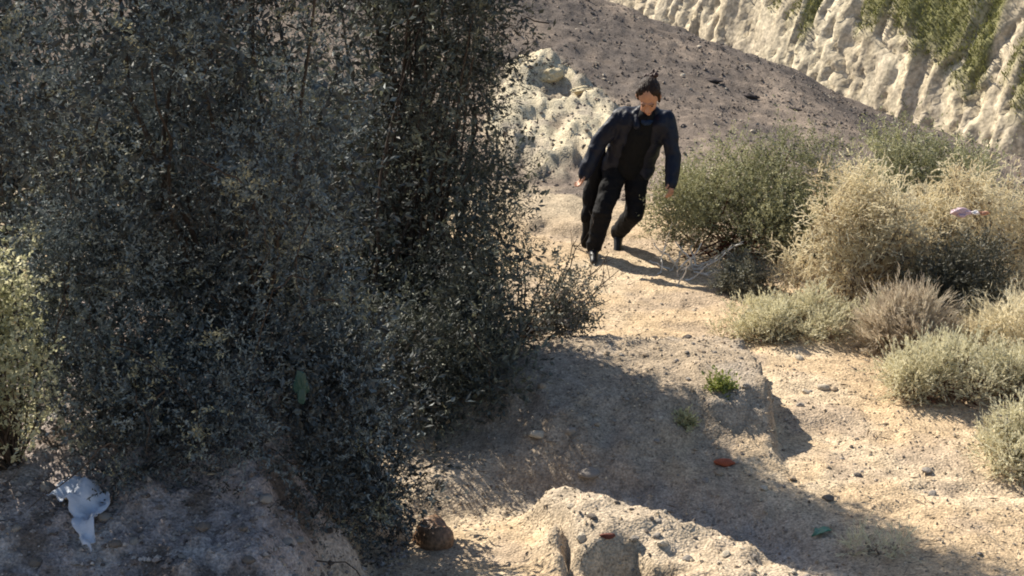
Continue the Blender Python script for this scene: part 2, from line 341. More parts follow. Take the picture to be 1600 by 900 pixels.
# ------------------------------------------------------------------ the big bushes on the left
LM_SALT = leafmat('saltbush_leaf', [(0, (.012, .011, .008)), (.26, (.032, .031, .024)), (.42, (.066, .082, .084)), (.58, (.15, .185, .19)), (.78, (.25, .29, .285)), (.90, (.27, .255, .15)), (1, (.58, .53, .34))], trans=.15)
LM_REAR = leafmat('grey_green_leaf', [(0, (.014, .014, .009)), (.35, (.045, .047, .033)), (.6, (.095, .108, .088)), (.85, (.22, .22, .14)), (1, (.40, .38, .22))], trans=.15)
LM_YEL = leafmat('yellow_green_leaf', [(0, (.10, .09, .04)), (.4, (.46, .46, .27)), (.8, (.78, .74, .50)), (1, (.58, .34, .15))], trans=.5)
rg = np.random.default_rng(11)
def clear_light(P):
    """foliage grows nowhere in the open gap between the two bushes"""
    return np.ones(len(P), bool)
lf = []
for _ in range(2600):
    x0, y0, z0 = rg.uniform(-2.75, -.42), rg.uniform(6.15, 7.45), rg.uniform(.75, 3.7); r = rg.uniform(.12, .34)
    if x0 < -1.8 and z0 < 3.2 and not (x0 > -2.1 and y0 > 6.75 and z0 > 1.4): continue
    edge = -.50 - .10 * (y0 - 6.2) - .10 * max(0, z0 - 2.0)
    if x0 + r * .7 > edge: continue
    gz = zones(np.array([x0]), np.array([y0]))[0][0]
    if z0 < gz - .05: continue
    if y0 > 7.0 and x0 > -1.15 and z0 < 1.3: continue
    if vn(x0 * 3.1, z0 * 2.6, 0., 77) + .25 * rg.normal() < -.16 and y0 < 6.8: continue      # hollows in the face of the bush
    lf.append((x0, y0, z0, r))
lf = lf[:170]
while len(lf) < 196: lf.append((rg.uniform(-2.3, -1.7), rg.uniform(5.5, 5.8), rg.uniform(2.2, 2.9), rg.uniform(.14, .24)))
for _ in range(52):      # the hem that hangs over the edge of the bank
    x0, y0, z0 = rg.uniform(-1.1, -.60), rg.uniform(6.7, 7.1), rg.uniform(.02, .95); lf.append((x0, y0, z0, rg.uniform(.14, .24)))
for _ in range(34):
    x0, y0 = rg.uniform(-1.95, -1.55), rg.uniform(6.15, 6.55); lf.append((x0, y0, rg.uniform(.85, 1.8), rg.uniform(.12, .2)))
for _ in range(22):
    x0, y0 = rg.uniform(-2.6, -1.8), rg.uniform(6.85, 7.3); lf.append((x0, y0, rg.uniform(.85, 1.3), rg.uniform(.14, .22)))
for _ in range(30):      # the skirt that lies on the bank
    x0, y0 = rg.uniform(-1.62, -.80), rg.uniform(5.98, 6.35); lf.append((x0, y0, H(x0, y0) + rg.uniform(.03, .28), rg.uniform(.12, .2)))
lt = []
for _ in range(110):      # pale tufts on the outside, sun glints put into the leaf colour
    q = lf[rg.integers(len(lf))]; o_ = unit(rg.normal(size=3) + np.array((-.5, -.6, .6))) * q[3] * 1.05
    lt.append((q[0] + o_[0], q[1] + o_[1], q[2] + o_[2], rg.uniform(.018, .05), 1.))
front_parts = [sprigs(rg, lt, 1300, 10, .06, .017, .009, lvw=.8, inner=.2, up=.5), sprigs(rg, boughs(rg, lf, 6, .95, .06, .13), 17000, 13, .12, .0205, .0082, lvw=.72, inner=.3, up=.25), sprigs(rg, [(a, b + .22, c_, r * .95, .15) for a, b, c_, r in lf], 4200, 8, .2, .045, .020, inner=.0)]  # core leaves set back and toned dark to paint shade into the gaps
stems = []
for (x0, y0, z0, r) in [q for q in lf[::4] if q[0] > -1.55]:
    b = (rg.uniform(-1.5, -1.1), rg.uniform(6.85, 7.1)); gz = H(*b)
    stems.append(tube(stem_path((b[0], b[1], gz - .05), (x0, y0 + .1, z0), rg, .25, 9), .016, .004))
for _ in range(60):     # bare arching twigs on the face of the bush
    q = lf[rg.integers(len(lf))]; p = np.array(q[:3]) + np.array((0, -q[3] * .9, 0)) + rg.normal(size=3) * .1
    stems.append(tube(stem_path(p, p + np.array((rg.normal() * .22, -.05 + rg.normal() * .1, -rg.uniform(-.15, .45))), rg, .35, 8, sag=.15), .0045, .0018, 3))
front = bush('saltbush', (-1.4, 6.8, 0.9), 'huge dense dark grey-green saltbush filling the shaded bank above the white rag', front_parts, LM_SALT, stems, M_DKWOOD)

rg = np.random.default_rng(31); lr = []
for _ in range(5000):
    x0, y0, z0 = rg.uniform(-1.5, .1), rg.uniform(8.3, 10.3), rg.uniform(.1, 3.5); r = rg.uniform(.15, .30)
    if x0 + r * .75 > .10 - .06 * (z0 - 1) + .02 * math.sin(z0 * 5): continue
    vv_ = x0 + .855 * y0
    if vv_ + 1.1 * r > 7.96: continue
    lim = 3.4 if vv_ - r > 7.02 else (1.1 if vv_ - r > 6.75 else .6)
    if x0 < -1.1: lim = min(lim, 1.7)
    if z0 + r * .6 > lim: continue
    lr.append((x0, y0, z0, r))
lr = lr[:215]
while len(lr) < 250: lr.append((rg.uniform(-.28, -.03), rg.uniform(8.98, 9.22), rg.uniform(.35, 3.4), rg.uniform(.14, .2)))
while len(lr) < 295:      # the low hem of the shrub
    x0, y0 = rg.uniform(-.85, .0), rg.uniform(8.15, 8.75)
    if x0 < -.42 + (y0 - 8.2) * .6: lr.append((x0, y0, rg.uniform(.05, .52), rg.uniform(.11, .18)))
stems = []
for (x0, y0, z0, r) in [q for q in lr[::2] if q[0] < -.18]:
    b = (rg.uniform(-.8, -.3), rg.uniform(9.2, 9.8)); stems.append(tube(stem_path((b[0], b[1], H(*b) - .05), (x0, y0, z0), rg, .25, 9), .02, .005))
for _ in range(60):
    q = lr[rg.integers(len(lr))]; p = np.array(q[:3]) + np.array((.1, -q[3] * .9, 0)) + rg.normal(size=3) * .1
    stems.append(tube(stem_path(p, p + np.array((rg.normal() * .3, -.05 + rg.normal() * .1, rg.uniform(-.4, .2))), rg, .35, 8, sag=.15), .005, .002, 3))
rear = bush('drooping_shrub', (-.45, 9.45, 0), 'tall fine-leaved dark shrub with drooping edge beside the walking person',
            [sprigs(rg, boughs(rg, lr, 5, .9, .06, .12, .8), 12000, 13, .17, .023, .0066, up=-.15, lvw=.6, inner=.3), sprigs(rg, [(a, b + .05, c_, r * .7) for a, b, c_, r in lr], 5000, 8, .2, .045, .020, inner=.0)], LM_REAR, stems, M_DKWOOD)

lb = ell(rg, (-2.9, 10.8, -.1), 1.9, .7, 2.6, 70, .25, .42) + ell(rg, (-1.2, 10.7, 0), .8, .5, 1.9, 26, .2, .35)  # shrub added as a dark backdrop, keeping sunlit ground from showing through gaps
bush('backdrop_shrub', (-2.6, 10.8, 0), 'added dark backdrop shrub behind the huge saltbush, hiding the sunlit ground there', [sprigs(rg, lb, 2000, 10, .24, .05, .022, inner=.1), sprigs(rg, lb, 1500, 8, .2, .10, .06, inner=.0)], LM_REAR,
     [tube(stem_path((-2.4, 10.8, H(-2.4, 10.8) - .05), q[:3], rg, .2), .02, .006) for q in lb[::2]])

rg = np.random.default_rng(37); ly = []
for _ in range(56):
    ly.append((rg.uniform(-2.4, -1.88), rg.uniform(5.85, 6.2), rg.uniform(.84, 1.86), rg.uniform(.08, .17)))
ly = [q for q in ly if q[0] < -1.85 - .25 * abs(q[2] - 1.4) and q[2] > H(q[0], q[1]) - .05]
yel = bush('yellow_green_shrub', (-2.05, 6.1, .85), 'sunlit yellow-green shrub with small rounded leaves on the bank edge above the white rag', [sprigs(rg, boughs(rg, ly, 4, .95, .035, .075), 1900, 12, .10, .020, .013)], LM_YEL,
           [tube(stem_path((-2.05, 6.1, .75), q[:3], rg, .2), .008, .003) for q in ly], M_DKWOOD)

# small shrub that leans out over the mound
LM_LEAN = leafmat('dusty_leaf', [(0, (.06, .06, .04)), (.5, (.15, .15, .11)), (.8, (.25, .22, .18)), (1, (.33, .18, .14))], trans=.2)
ll_ = [(rg.uniform(.02, .46), rg.uniform(9.3, 9.7), 0, rg.uniform(.05, .12)) for _ in range(34)]
ll_ = [(a, b, H(a, b) + rg.uniform(.06, .60 - .75 * max(0, a - .1)), r) for a, b, _, r in ll_]
st = [tube(stem_path((.05, 9.6, H(.05, 9.6) - .03), q[:3], rg, .2), .007, .003) for q in ll_]
for tx, ty, tz in ((.60, 9.55, .72), (.50, 9.5, .92), (.62, 9.6, .40), (.40, 9.5, .82), (.56, 9.4, .55), (.66, 9.5, .62)):
    pth = stem_path((.2, 9.6, H(.2, 9.6) + .1), (tx, ty, tz), rg, .22, 9); st.append(tube(pth, .006, .0022))
    for _ in range(4):
        j = rg.integers(4, 9); st.append(tube(stem_path(pth[j], pth[j] + rg.normal(size=3) * .07 + np.array((.04, 0, .05)), rg, .2, 5), .003, .0015, 3))
bush('leaning_shrub', (.1, 9.6, H(.1, 9.6)), 'small dusty shrub with pinkish leaves and bare twigs reaching onto the mound', [sprigs(rg, ll_, 620, 10, .09, .022, .012, up=.2)], LM_LEAN, st, M_DKWOOD)

# ------------------------------------------------------------------ bushes along the right of the path
LM_GREEN = leafmat('olive_leaf', [(0, (.045, .04, .02)), (.16, (.17, .17, .08)), (.42, (.36, .35, .18)), (1, (.58, .55, .32))], trans=.26)
LM_STRAW = leafmat('straw_stem', [(0, (.15, .09, .05)), (.12, (.48, .38, .24)), (.36, (.78, .685, .475)), (1, (.88, .81, .61))], trans=.40, gloss=.03)
LM_SAGE = leafmat('sage_stem', [(0, (.14, .10, .06)), (.12, (.44, .40, .26)), (.36, (.72, .67, .47)), (1, (.82, .77, .56))], trans=.34, gloss=.03)
LM_DRY = leafmat('dry_stem', [(0, (.32, .25, .18)), (.5, (.58, .49, .37)), (1, (.72, .64, .49))], trans=.4, gloss=.03)
LM_DARK = leafmat('dark_leaf', [(0, (.03, .03, .02)), (.5, (.08, .075, .045)), (1, (.17, .15, .09))], trans=.15)
LM_GREY = leafmat('grey_leaf', [(0, (.10, .10, .07)), (.5, (.18, .18, .13)), (1, (.27, .26, .19))], trans=.2)
LM_REDB = leafmat('red_brown_stem', [(0, (.06, .025, .015)), (.5, (.13, .05, .03)), (1, (.24, .12, .07))], trans=.15)
def rbush(name, c, label, rx, ry, h, nl, r0, r1, ns, k, L, l, wd, mat, up=.6, spread=.3, stem_mat=M_WOOD, nst=26, mode='blade', base=None, seed=1, skew=0., cat='bush', extra=None, core=None):
    rg = np.random.default_rng(seed); g = H(c[0], c[1]); c = (c[0], c[1], g - .03)
    lp = ell(rg, c, rx, ry, h, nl, r0, r1)
    lp = boughs(rg, lp, 4, .75, r0 * .45, r1 * .62, 0) if mode == 'blade' else boughs(rg, lp, 3, .8, r0 * .55, r1 * .6, 0)
    lp = [(a + skew * (q - c[2]), b, q + H(a, b) - g, r, t) for a, b, q, r, t in lp]
    if extra: lp += extra
    parts = [sprigs(rg, lp, ns, k, L, l, wd, up=up, spread=spread, inner=.3, lmode=mode, lvw=.5)]
    if core: parts.append(sprigs(rg, [(a + (c[0] - a) * .12, b + (c[1] - b) * .12, c[2] + (q - c[2]) * .86, r * .9, 0.) for a, b, q, r, t in lp], core, 10, L * .8, .035, .012, inner=0., lmode='leaf', lvw=.8))  # inner leaves take the darkest tone, painting the shade inside the bush
    st = [tube(stem_path((c[0] + rg.normal() * rx * .2, c[1] + rg.normal() * ry * .2, c[2] - .02), lp[rg.integers(len(lp))][:3], rg, .18), .009, .003) for _ in range(nst)]
    o = bush(name, c, label, parts, mat, st, stem_mat, cat)
    if base:
        bmat, bn = base; lb = [(a + (c[0] - a) * .12, b - .03, c[2] + (q - c[2]) * .30 + .02, r * .75) for a, b, q, r, t in lp]
        V, F, A = sprigs(rg, lb, bn, 8, L * .8, l, wd, up=.3, spread=.6, lmode='blade'); ob = mesh_np('undergrowth', V, F, bmat, o, {'var': A}); ob['kind'] = 'stuff'
    return o
rbush('olive_shrub', (1.72, 12.15), 'rounded olive-green shrub right beside the walking person', .92, .6, 1.10, 46, .16, .30, 4200, 14, .15, .024, .009, LM_GREEN, up=.6, core=700, mode='leaf', stem_mat=M_RED, base=(LM_REDB, 500), seed=3, skew=.16)
rbush('straw_bush', (2.42, 10.85), 'big fluffy straw-coloured bush, tallest of the pale bushes', .62, .55, 1.12, 60, .14, .26, 5400, 14, .065, .021, .0068, LM_STRAW, up=.15, spread=.8, core=500, seed=4, base=(LM_DRY, 300), skew=.06)
rbush('straw_bush', (3.45, 11.5), 'wide straw-coloured bush with the pink wrapper caught in its front', .85, .6, 1.0, 64, .16, .28, 5400, 14, .065, .021, .0068, LM_STRAW, up=.15, spread=.8, core=500, seed=5)
rbush('straw_bush', (2.98, 11.15), 'rounded straw-coloured bush squeezed between the tallest pale bush and the wide one', .45, .4, .92, 40, .13, .22, 3200, 14, .065, .021, .0068, LM_STRAW, up=.15, spread=.8, core=250, seed=18)
rbush('dark_shrub', (3.02, 10.35), 'dark tangled shrub in the shaded hollow between the pale bushes', .42, .40, .62, 26, .12, .2, 1400, 12, .15, .03, .009, LM_DARK, mode='leaf', stem_mat=M_DKWOOD, seed=6, nst=60)
rbush('olive_shrub', (3.85, 14.2), 'distant olive shrub behind the straw bushes at the foot of scree', .95, .6, .95, 34, .2, .34, 2000, 12, .2, .04, .012, LM_GREEN, mode='leaf', seed=7, core=250)
rbush('grey_shrub', (4.75, 13.2), 'small greyish shrub at the far right behind the straw bushes', .55, .5, .75, 22, .15, .25, 1300, 12, .18, .04, .011, LM_GREY, mode='leaf', seed=8)
rbush('sage_bush', (1.98, 10.12), 'low sage-green bush in a long hem below the tallest straw bush', .70, .28, .34, 46, .07, .13, 2600, 13, .07, .024, .0058, LM_SAGE, spread=.6, core=200, seed=9, base=(LM_REDB, 90), up=.7)
rbush('grey_shrub', (1.68, 11.0), 'small dark grey shrub where the shadow of the walker ends', .24, .2, .30, 16, .06, .12, 750, 12, .10, .024, .009, LM_GREY, mode='leaf', seed=10)
rbush('dry_bush', (2.55, 9.85), 'dry pinkish twiggy bush between the two sage-green bushes', .30, .25, .38, 22, .08, .14, 1500, 13, .13, .06, .005, LM_DRY, seed=11, nst=60, up=.7, stem_mat=M_WOOD)
rbush('sage_bush', (2.70, 8.98), 'pale sage bush with a dark red-brown twiggy base', .54, .36, .42, 46, .09, .16, 3000, 13, .08, .024, .0058, LM_SAGE, spread=.6, core=300, seed=12, base=(LM_REDB, 420), stem_mat=M_RED, up=.8, nst=50)
rbush('sage_bush', (2.78, 7.92), 'pale sage bush with a brown foot, nearest of the bushes along the path', .36, .30, .40, 26, .08, .15, 1800, 13, .075, .024, .0058, LM_SAGE, spread=.6, core=160, seed=13, base=(LM_DRY, 160), up=.8)
rbush('straw_bush', (3.25, 9.75), 'low straw-coloured bush behind the sage bush with the red-brown base', .42, .34, .40, 26, .09, .16, 1700, 13, .11, .042, .0050, LM_STRAW, up=.4, spread=.5, seed=14)
rbush('grey_weed', (1.74, 6.92), 'thin grey weed standing at the end of the long shadow', .18, .10, .15, 12, .03, .06, 130, 9, .08, .03, .004, LM_SAGE, seed=15, nst=12, cat='weed')
rbush('green_weed', (.93, 8.12), 'small dark green weed at the foot of the mound beside the red stone', .07, .05, .07, 8, .02, .04, 120, 9, .05, .02, .008, LM_GREEN, mode='leaf', seed=16, nst=5, cat='weed')
p = on(1131, 608)
rbush('green_weed', (p.x, p.y), 'bright yellow-green weed on top of the broken mound', .05, .04, .06, 7, .015, .035, 70, 9, .06, .028, .013, leafmat('lime_leaf', [(0, (.10, .13, .02)), (1, (.42, .45, .10))], .3), mode='leaf', seed=17, nst=5, cat='weed')
# bleached dead twigs
rg = np.random.default_rng(23); q = on(1060, 425); st = []
for k in range(16):
    b = np.array((q.x + rg.normal() * .14, q.y + rg.normal() * .12, 0)); b[2] = H(b[0], b[1])
    e = b + np.array((rg.normal() * .15, rg.normal() * .10, rg.uniform(.03, .24))); pth = stem_path(b, e, rg, .3, 7); st.append(tube(pth, .0085, .004))
    for _ in range(2): st.append(tube(stem_path(pth[4], pth[4] + rg.normal(size=3) * .07 + np.array((0, 0, .03)), rg, .2, 5), .003, .002, 3))
V, F, A = merge(*st); tag(mesh_np('dead_bush', V, F, M_PALE, smooth=True, loc=q), 'bleached leafless dead bush of white twigs below the olive shrub', 'dead bush')

# grass on the upper cliff
rg = np.random.default_rng(29); idx = np.nonzero((gm_ > .35) & (v < 12.4) & (u > 14) & (u < 38))[0]; idx = rg.choice(idx, 40000); P = CV[idx] + rg.normal(size=(len(idx), 3)) * .06
D = unit(np.array((cn[0] * .5, cn[1] * .5, .9))[None] + rg.normal(size=P.shape) * .35)
V, F, A = leaves(P, D, .05 + .10 * rg.random(len(P)), .02 + .03 * rg.random(len(P)), np.clip(rg.normal(.5, .25, len(P)), 0, 1), rg)
LM_GRASS = leafmat('cliff_grass', [(0, (.10, .10, .03)), (.5, (.17, .18, .055)), (1, (.28, .27, .11))], .25)
tag(mesh_np('cliff_grass', V, F, LM_GRASS, attrs={'var': A}), kind='stuff')

# ------------------------------------------------------------------ pebbles and stones
def ico(sub=1, seed=0, sq=(1, .8, .6), amp=.25):
    bm = bmesh.new(); bmesh.ops.create_icosphere(bm, subdivisions=sub, radius=1); rr = np.random.default_rng(seed)
    o = rr.random(3) * 50
    for vv_ in bm.verts:
        q = vv_.co; n = float(vn(q.x * 1.3 + o[0], q.y * 1.3 + o[1], q.z * 1.3 + o[2])) * amp + float(vn(q.x * 3 + o[0], q.y * 3, q.z * 3)) * amp * .4
        vv_.co = Vector((q.x * sq[0], q.y * sq[1], q.z * sq[2])) * (1 + n)
    return bm
bm = ico(1, 1); bm.verts.ensure_lookup_table(); PV = np.array([v_.co[:] for v_ in bm.verts]); PF = np.array([[v_.index for v_ in f_.verts] for f_ in bm.faces]); bm.free()
PV8 = np.array([(1, 0, 0), (0, .8, 0), (-.9, .1, 0), (.1, -.9, 0), (0, 0, .6), (0, .1, -.6)], float); PF8 = np.array([(0, 1, 4), (1, 2, 4), (2, 3, 4), (3, 0, 4), (1, 0, 5), (2, 1, 5), (3, 2, 5), (0, 3, 5)])
def pebbles(name, n, xr, yr, s0, s1, colr, seed, dens=None, mat=None, PV=PV8, PF=PF8):
    rg = np.random.default_rng(seed); x = rg.uniform(*xr, n); y = rg.uniform(*yr, n); zz_, mk_ = zones(x, y)
    if dens is not None: q = rg.random(n) < dens(x, y, mk_); x, y, zz_ = x[q], y[q], zz_[q]
    n = len(x); s = s0 + (s1 - s0) * rg.random(n)**3; an = rg.uniform(0, 6.28, n); c_, s_ = np.cos(an), np.sin(an)
    k = rg.uniform(.6, 1.3, (n, 1, 3)); V = PV[None] * k * s[:, None, None]
    V = np.stack([V[..., 0] * c_[:, None] - V[..., 1] * s_[:, None], V[..., 0] * s_[:, None] + V[..., 1] * c_[:, None], V[..., 2]], -1) + np.stack([x, y, zz_ + s * .15], -1)[:, None]
    F = (PF[None] + (np.arange(n) * len(PV))[:, None, None]).reshape(-1, 3)
    cidx = rg.integers(len(colr), size=n); C = np.array(colr)[cidx] * rg.uniform(.75, 1.25, (n, 1))
    return tag(mesh_np(name, V.reshape(-1, 3), F, mat or M_STONE, attrs={'soil': np.repeat(C, len(PV), 0)}), kind='stuff')
M_STONE = earthmat('stone', fine=120, speck=.15, bump=.25)
TAN = [(.44, .34, .23), (.36, .29, .22), (.52, .43, .31), (.30, .26, .22), (.24, .19, .15)]
def dn(x, y, m): return np.clip(.22 + .6 * m['mound'] + .8 * m['ridge'] + .8 * m['gully'] + .5 * sm(.0, .5, fbm(x * 1.2, y * 1.2, seed=90)) + .5 * sm(1.4, 2.4, x) * sm(8, 7, y), 0, 1)
pebbles('gravel', 26000, (-.9, 3.6), (5.6, 12.6), .0035, .015, TAN, 41, dn)
pebbles('scree_gravel', 10000, (-1, 7), (13.6, 21.2), .007, .034, [(.20, .16, .13), (.17, .137, .115), (.25, .20, .16), (.12, .10, .09), (.34, .29, .23)], 42)
pebbles('bank_crumbs', 7000, (-2.6, -.5), (4.8, 7.0), .005, .024, [(.27, .225, .20), (.32, .28, .25), (.15, .12, .105), (.38, .34, .31)], 43)
rg = np.random.default_rng(47); n = 9000; lx = rg.uniform(-2.4, 3.4, n); ly_ = rg.uniform(5.2, 12.6, n); lz, lm = zones(lx, ly_)
q = rg.random(n) < np.clip(.12 + .8 * sm(.9, -.2, lx) * sm(7.2, 8.0, ly_) + .7 * sm(.30, .9, lx - .16 * ly_) + .3 * lm['gully'] + .25 * lm['bank'], 0, 1); P = np.c_[lx, ly_, lz + .006][q]
D = rg.normal(size=P.shape); D[:, 2] *= .18; V, F, A = leaves(P, unit(D), .02 + .06 * rg.random(len(P))**2, .004 + .006 * rg.random(len(P)), rg.random(len(P)), rg)
tag(mesh_np('plant_litter', V, F, leafmat('litter', [(0, (.08, .055, .035)), (.5, (.22, .16, .10)), (1, (.48, .40, .29))], .1), attrs={'var': A}), kind='stuff')
stone_me = []
for k in range(8):
    bm = ico(2, 60 + k, (1, .75 + .03 * k, .5 + .04 * (k % 3)), .3); me = bpy.data.meshes.new('stone'); bm.to_mesh(me); bm.free(); me.materials.append(None); stone_me.append(me)
SM = {n: plain('stone_' + n, c_, .95, .3, 25, .4, .1) for n, c_ in dict(pale=(.56, .48, .37), tan=(.40, .31, .22), dark=(.17, .145, .125), grey=(.30, .265, .23)).items()}
for me in stone_me: me.materials.clear()
smesh = {}
for n, m in SM.items():
    for k, me in enumerate(stone_me):
        c2 = me.copy(); c2.materials.append(m); smesh[n, k] = c2
def stones(n, xr, yr, s0, s1, kinds, label, group, seed, ok):
    rg = np.random.default_rng(seed); c_ = 0
    while c_ < n:
        x, y = rg.uniform(*xr), rg.uniform(*yr)
        if not ok(x, y): continue
        s = s0 + (s1 - s0) * rg.random()**2; kd = kinds[rg.integers(len(kinds))]
        o = bpy.data.objects.new('stone', smesh[kd, int(rg.integers(8))]); o.location = (x, y, H(x, y) + s * .16); o.scale = (s, s, s); o.rotation_euler = (rg.normal() * .2, rg.normal() * .2, rg.uniform(0, 6))
        link(o); tag(o, label.replace('@', {'pale': 'pale', 'tan': 'tan', 'dark': 'dark', 'grey': 'grey'}[kd]), 'stone', group.replace('@', kd)); c_ += 1
def on_path(x, y): return x > .75 + .1 * (y - 9) and x < .30 * y - .1 and not (x > 2.15 and y > 8.4) and not (.2 < x < 1.45 and 7.9 < y < 9.4)
stones(44, (.6, 2.9), (6.2, 11), .014, .034, ['pale', 'tan', 'dark', 'grey'], 'small @ loose stone lying on the sunlit sandy path', 'loose @ stones on the sunlit path', 71, on_path)
stones(34, (.1, 1.45), (7.9, 9.6), .013, .03, ['dark', 'grey', 'tan'], 'small @ stone embedded in the broken mound', '@ stones on the broken mound', 72, lambda x, y: True)
stones(34, (.28, 1.6), (6.2, 7.2), .012, .03, ['dark', 'grey', 'pale'], 'small @ stone on the sunlit crumbly ridge at the bottom', '@ stones on the bottom ridge', 73, lambda x, y: abs(y - (7.3 - .62 * x)) < .35)
stones(40, (-2.2, -.7), (5.2, 6.5), .016, .04, ['dark', 'grey'], 'rough @ clod on the shaded bank', '@ clods on the shaded bank', 74, lambda x, y: True)
stones(50, (.3, 5), (14, 20.5), .018, .042, ['grey', 'tan', 'pale', 'dark'], '@ stone scattered on the dark scree slope', '@ stones on the scree slope', 75, lambda x, y: True)
def rock(name, px, py, s, sq, mat, label, cat, seed, rot=0., sub=3, amp=.25, dz=.25):
    p = on(px, py); o = bm_obj(name, ico(sub, seed, sq, amp), mat); o.scale = (s, s, s); o.location = (p.x, p.y, p.z + s * dz); o.rotation_euler = (0, 0, rot); return tag(o, label, cat)
M_LEDGE = plain('dark_ledge_rock', (.075, .06, .055), .9, .4, 12, .6)
for px, py, s, sq, lb in ((1112, 127, .095, (1.5, .5, .35), 'long dark ledge rock just right of the walker head on the scree'), (1168, 152, .085, (1.3, .5, .4), 'dark ledge rock on the scree, second down from the long one'), (1240, 172, .06, (1.3, .5, .35), 'small dark ledge rock lowest on the scree above the olive shrub')):
    rock('ledge_rock', px, py, s, sq, M_LEDGE, lb, 'rock', px, -.5, 3, .5, .1)
M_REDST = plain('red_stone', (.34, .09, .045), .8, .25, 12, .3); M_RUST = plain('rust_stone', (.15, .05, .035), .8, .3, 12, .3)
rock('stone', 1132, 726, .042, (1.25, .7, .5), M_REDST, 'flat orange-red stone on the path by the end of the mound', 'stone', 81, -.15)
rock('stone', 950, 840, .028, (1.2, .6, .45), M_RUST, 'dark red stone on the sunlit ridge at the bottom', 'stone', 82, .1)
rock('stone', 893, 678, .032, (1.1, .5, .8), SM['grey'], 'pale angular stone in shade above the ledge', 'stone', 83, .5)
rock('stone', 840, 682, .045, (1.3, .6, .4), SM['pale'], 'white elongated stone capping the ledge by the drooping shrub', 'stone', 84, -.2)
rock('stone', 1285, 608, .035, (1.2, .8, .6), SM['pale'], 'pale rounded stone standing alone on the sandy path', 'stone', 85)
rock('stone', 920, 745, .05, (1.2, .8, .6), SM['grey'], 'grey-brown stone in the shaded gully above the sunlit ridge', 'stone', 86)
rock('boulder', 680, 845, .12, (.8, .9, .95), plain('brown_rock', (.20, .115, .065), .5, .6, 7, .5, .4), 'smooth rounded brown rock under the edge of the shrub', 'rock', 87, .3, 3, .32, .06)
for (px, py, s, sq, sd_) in ((862, 120, .10, (1, .8, .8), 88), (912, 142, .10, (1.5, .8, .4), 89)):
    rock('boulder', px, py, s, sq, plain('cream_rock', (.60, .50, .32), .95, .25, 9, .9), {88: 'tall cream rock knob highest on the outcrop behind the walker', 89: 'long cream rock at the outcrop edge left of the walker head', 90: 'cream rock at the left edge of the outcrop beside the shrub', 91: 'small cream rock between the larger outcrop rocks'}[sd_], 'rock', sd_, .3, 4, .55, .0)

# ------------------------------------------------------------------ litter
def sheet(name, px, py, pts, mat, label, cat, lift=.015, dz=.02, seed=0, sub=4, amp=.02, solid=.002):
    """a crumpled sheet of cloth or film draped where it lies; pts are metres in the plane facing up the slope"""
    p = on(px, py); rg = np.random.default_rng(seed); bm = bmesh.new(); vs = [bm.verts.new((a, b, 0)) for a, b in pts]; bm.faces.new(vs)
    bmesh.ops.triangulate(bm, faces=bm.faces[:])
    bmesh.ops.subdivide_edges(bm, edges=bm.edges[:], cuts=sub, use_grid_fill=True)
    o3 = rg.random(3) * 30
    for v_ in bm.verts:
        v_.co.x += .25 * amp * float(vn(v_.co.x * 30, v_.co.y * 30, 1.5, seed)) * 2; v_.co.y += .3 * amp * float(vn(v_.co.x * 30, v_.co.y * 30, 7.5, seed)) * 2
        X, Y = p.x + v_.co.x, p.y + v_.co.y; v_.co.z = H(X, Y) - p.z + lift + amp * float(fbm(v_.co.x * 14 + o3[0], v_.co.y * 14 + o3[1], seed=seed)) + amp
    o = bm_obj(name, bm, mat); o.location = p; s_ = o.modifiers.new('thick', 'SOLIDIFY'); s_.thickness = solid; return tag(o, label, cat)
M_RAG = plain('white_cloth', (.50, .54, .62), .9, .08, 20, .4)
sheet('rag', 112, 818, [(-.125, .10), (-.06, .17), (.0, .19), (.015, .13), (.05, .16), (.11, .15), (.135, .06), (.11, -.03), (.12, -.12), (.13, -.20), (.075, -.17), (.06, -.10), (.02, -.05), (.0, .02), (-.06, .05)], M_RAG, 'torn white rag lying on the shaded bank at lower left', 'rag', seed=3, amp=.034)
def crumple(name, loc, s, sq, mat, label, cat, seed, parts=()):
    o = bm_obj(name, ico(3, seed, sq, .7), mat, smooth=False); o.location = loc; o.scale = (s, s, s); return tag(o, label, cat)
ctr = Vector((3.17, 10.93, 0)); tdir = at(1512, 332, .95); ctr = tdir
M_PINK = plain('pink_film', (.55, .38, .42), .35, .2, 20, .3, .5); M_ORG = plain('orange_film', (.46, .22, .13), .4, .3, 20, .3, .5); M_WHT = plain('white_film', (.8, .72, .68), .4, .1, 20, .2, .5)
wr = empty('wrapper', ctr, 'pink and orange crumpled wrapper caught on the wide straw bush', 'wrapper')
for nm, mt, dx, s, sq, sd_ in (('pink_film', M_PINK, -.03, .047, (1.2, .6, .55), 5), ('white_film', M_WHT, .05, .025, (1.1, .6, .5), 6), ('orange_film', M_ORG, .10, .026, (1.2, .5, .45), 7)):
    o = bm_obj(nm, ico(3, sd_, sq, .6), mt, wr, smooth=False); o.location = (dx, -.01 * sd_ + .05, .0); o.scale = (s, s, s)
M_TEAL = plain('teal_film', (.009, .05, .042), .35, .3, 20, .3, .5)
crumple('plastic_bag', at(498, 612, 1.0) + Vector((0, -.50, .215)), .038, (.6, .5, 1.5), M_TEAL, 'teal plastic bag scrap caught low in the huge saltbush', 'plastic bag', 15)
sheet('bag_scrap', 1283, 836, [(-.05, -.02), (.0, -.035), (.055, -.01), (.04, .03), (-.02, .04)], plain('green_film', (.03, .16, .08), .4, .3, 20, .3, .5), 'dark green plastic scrap in the long shadow near the grey weed', 'plastic scrap', seed=7, amp=.012)

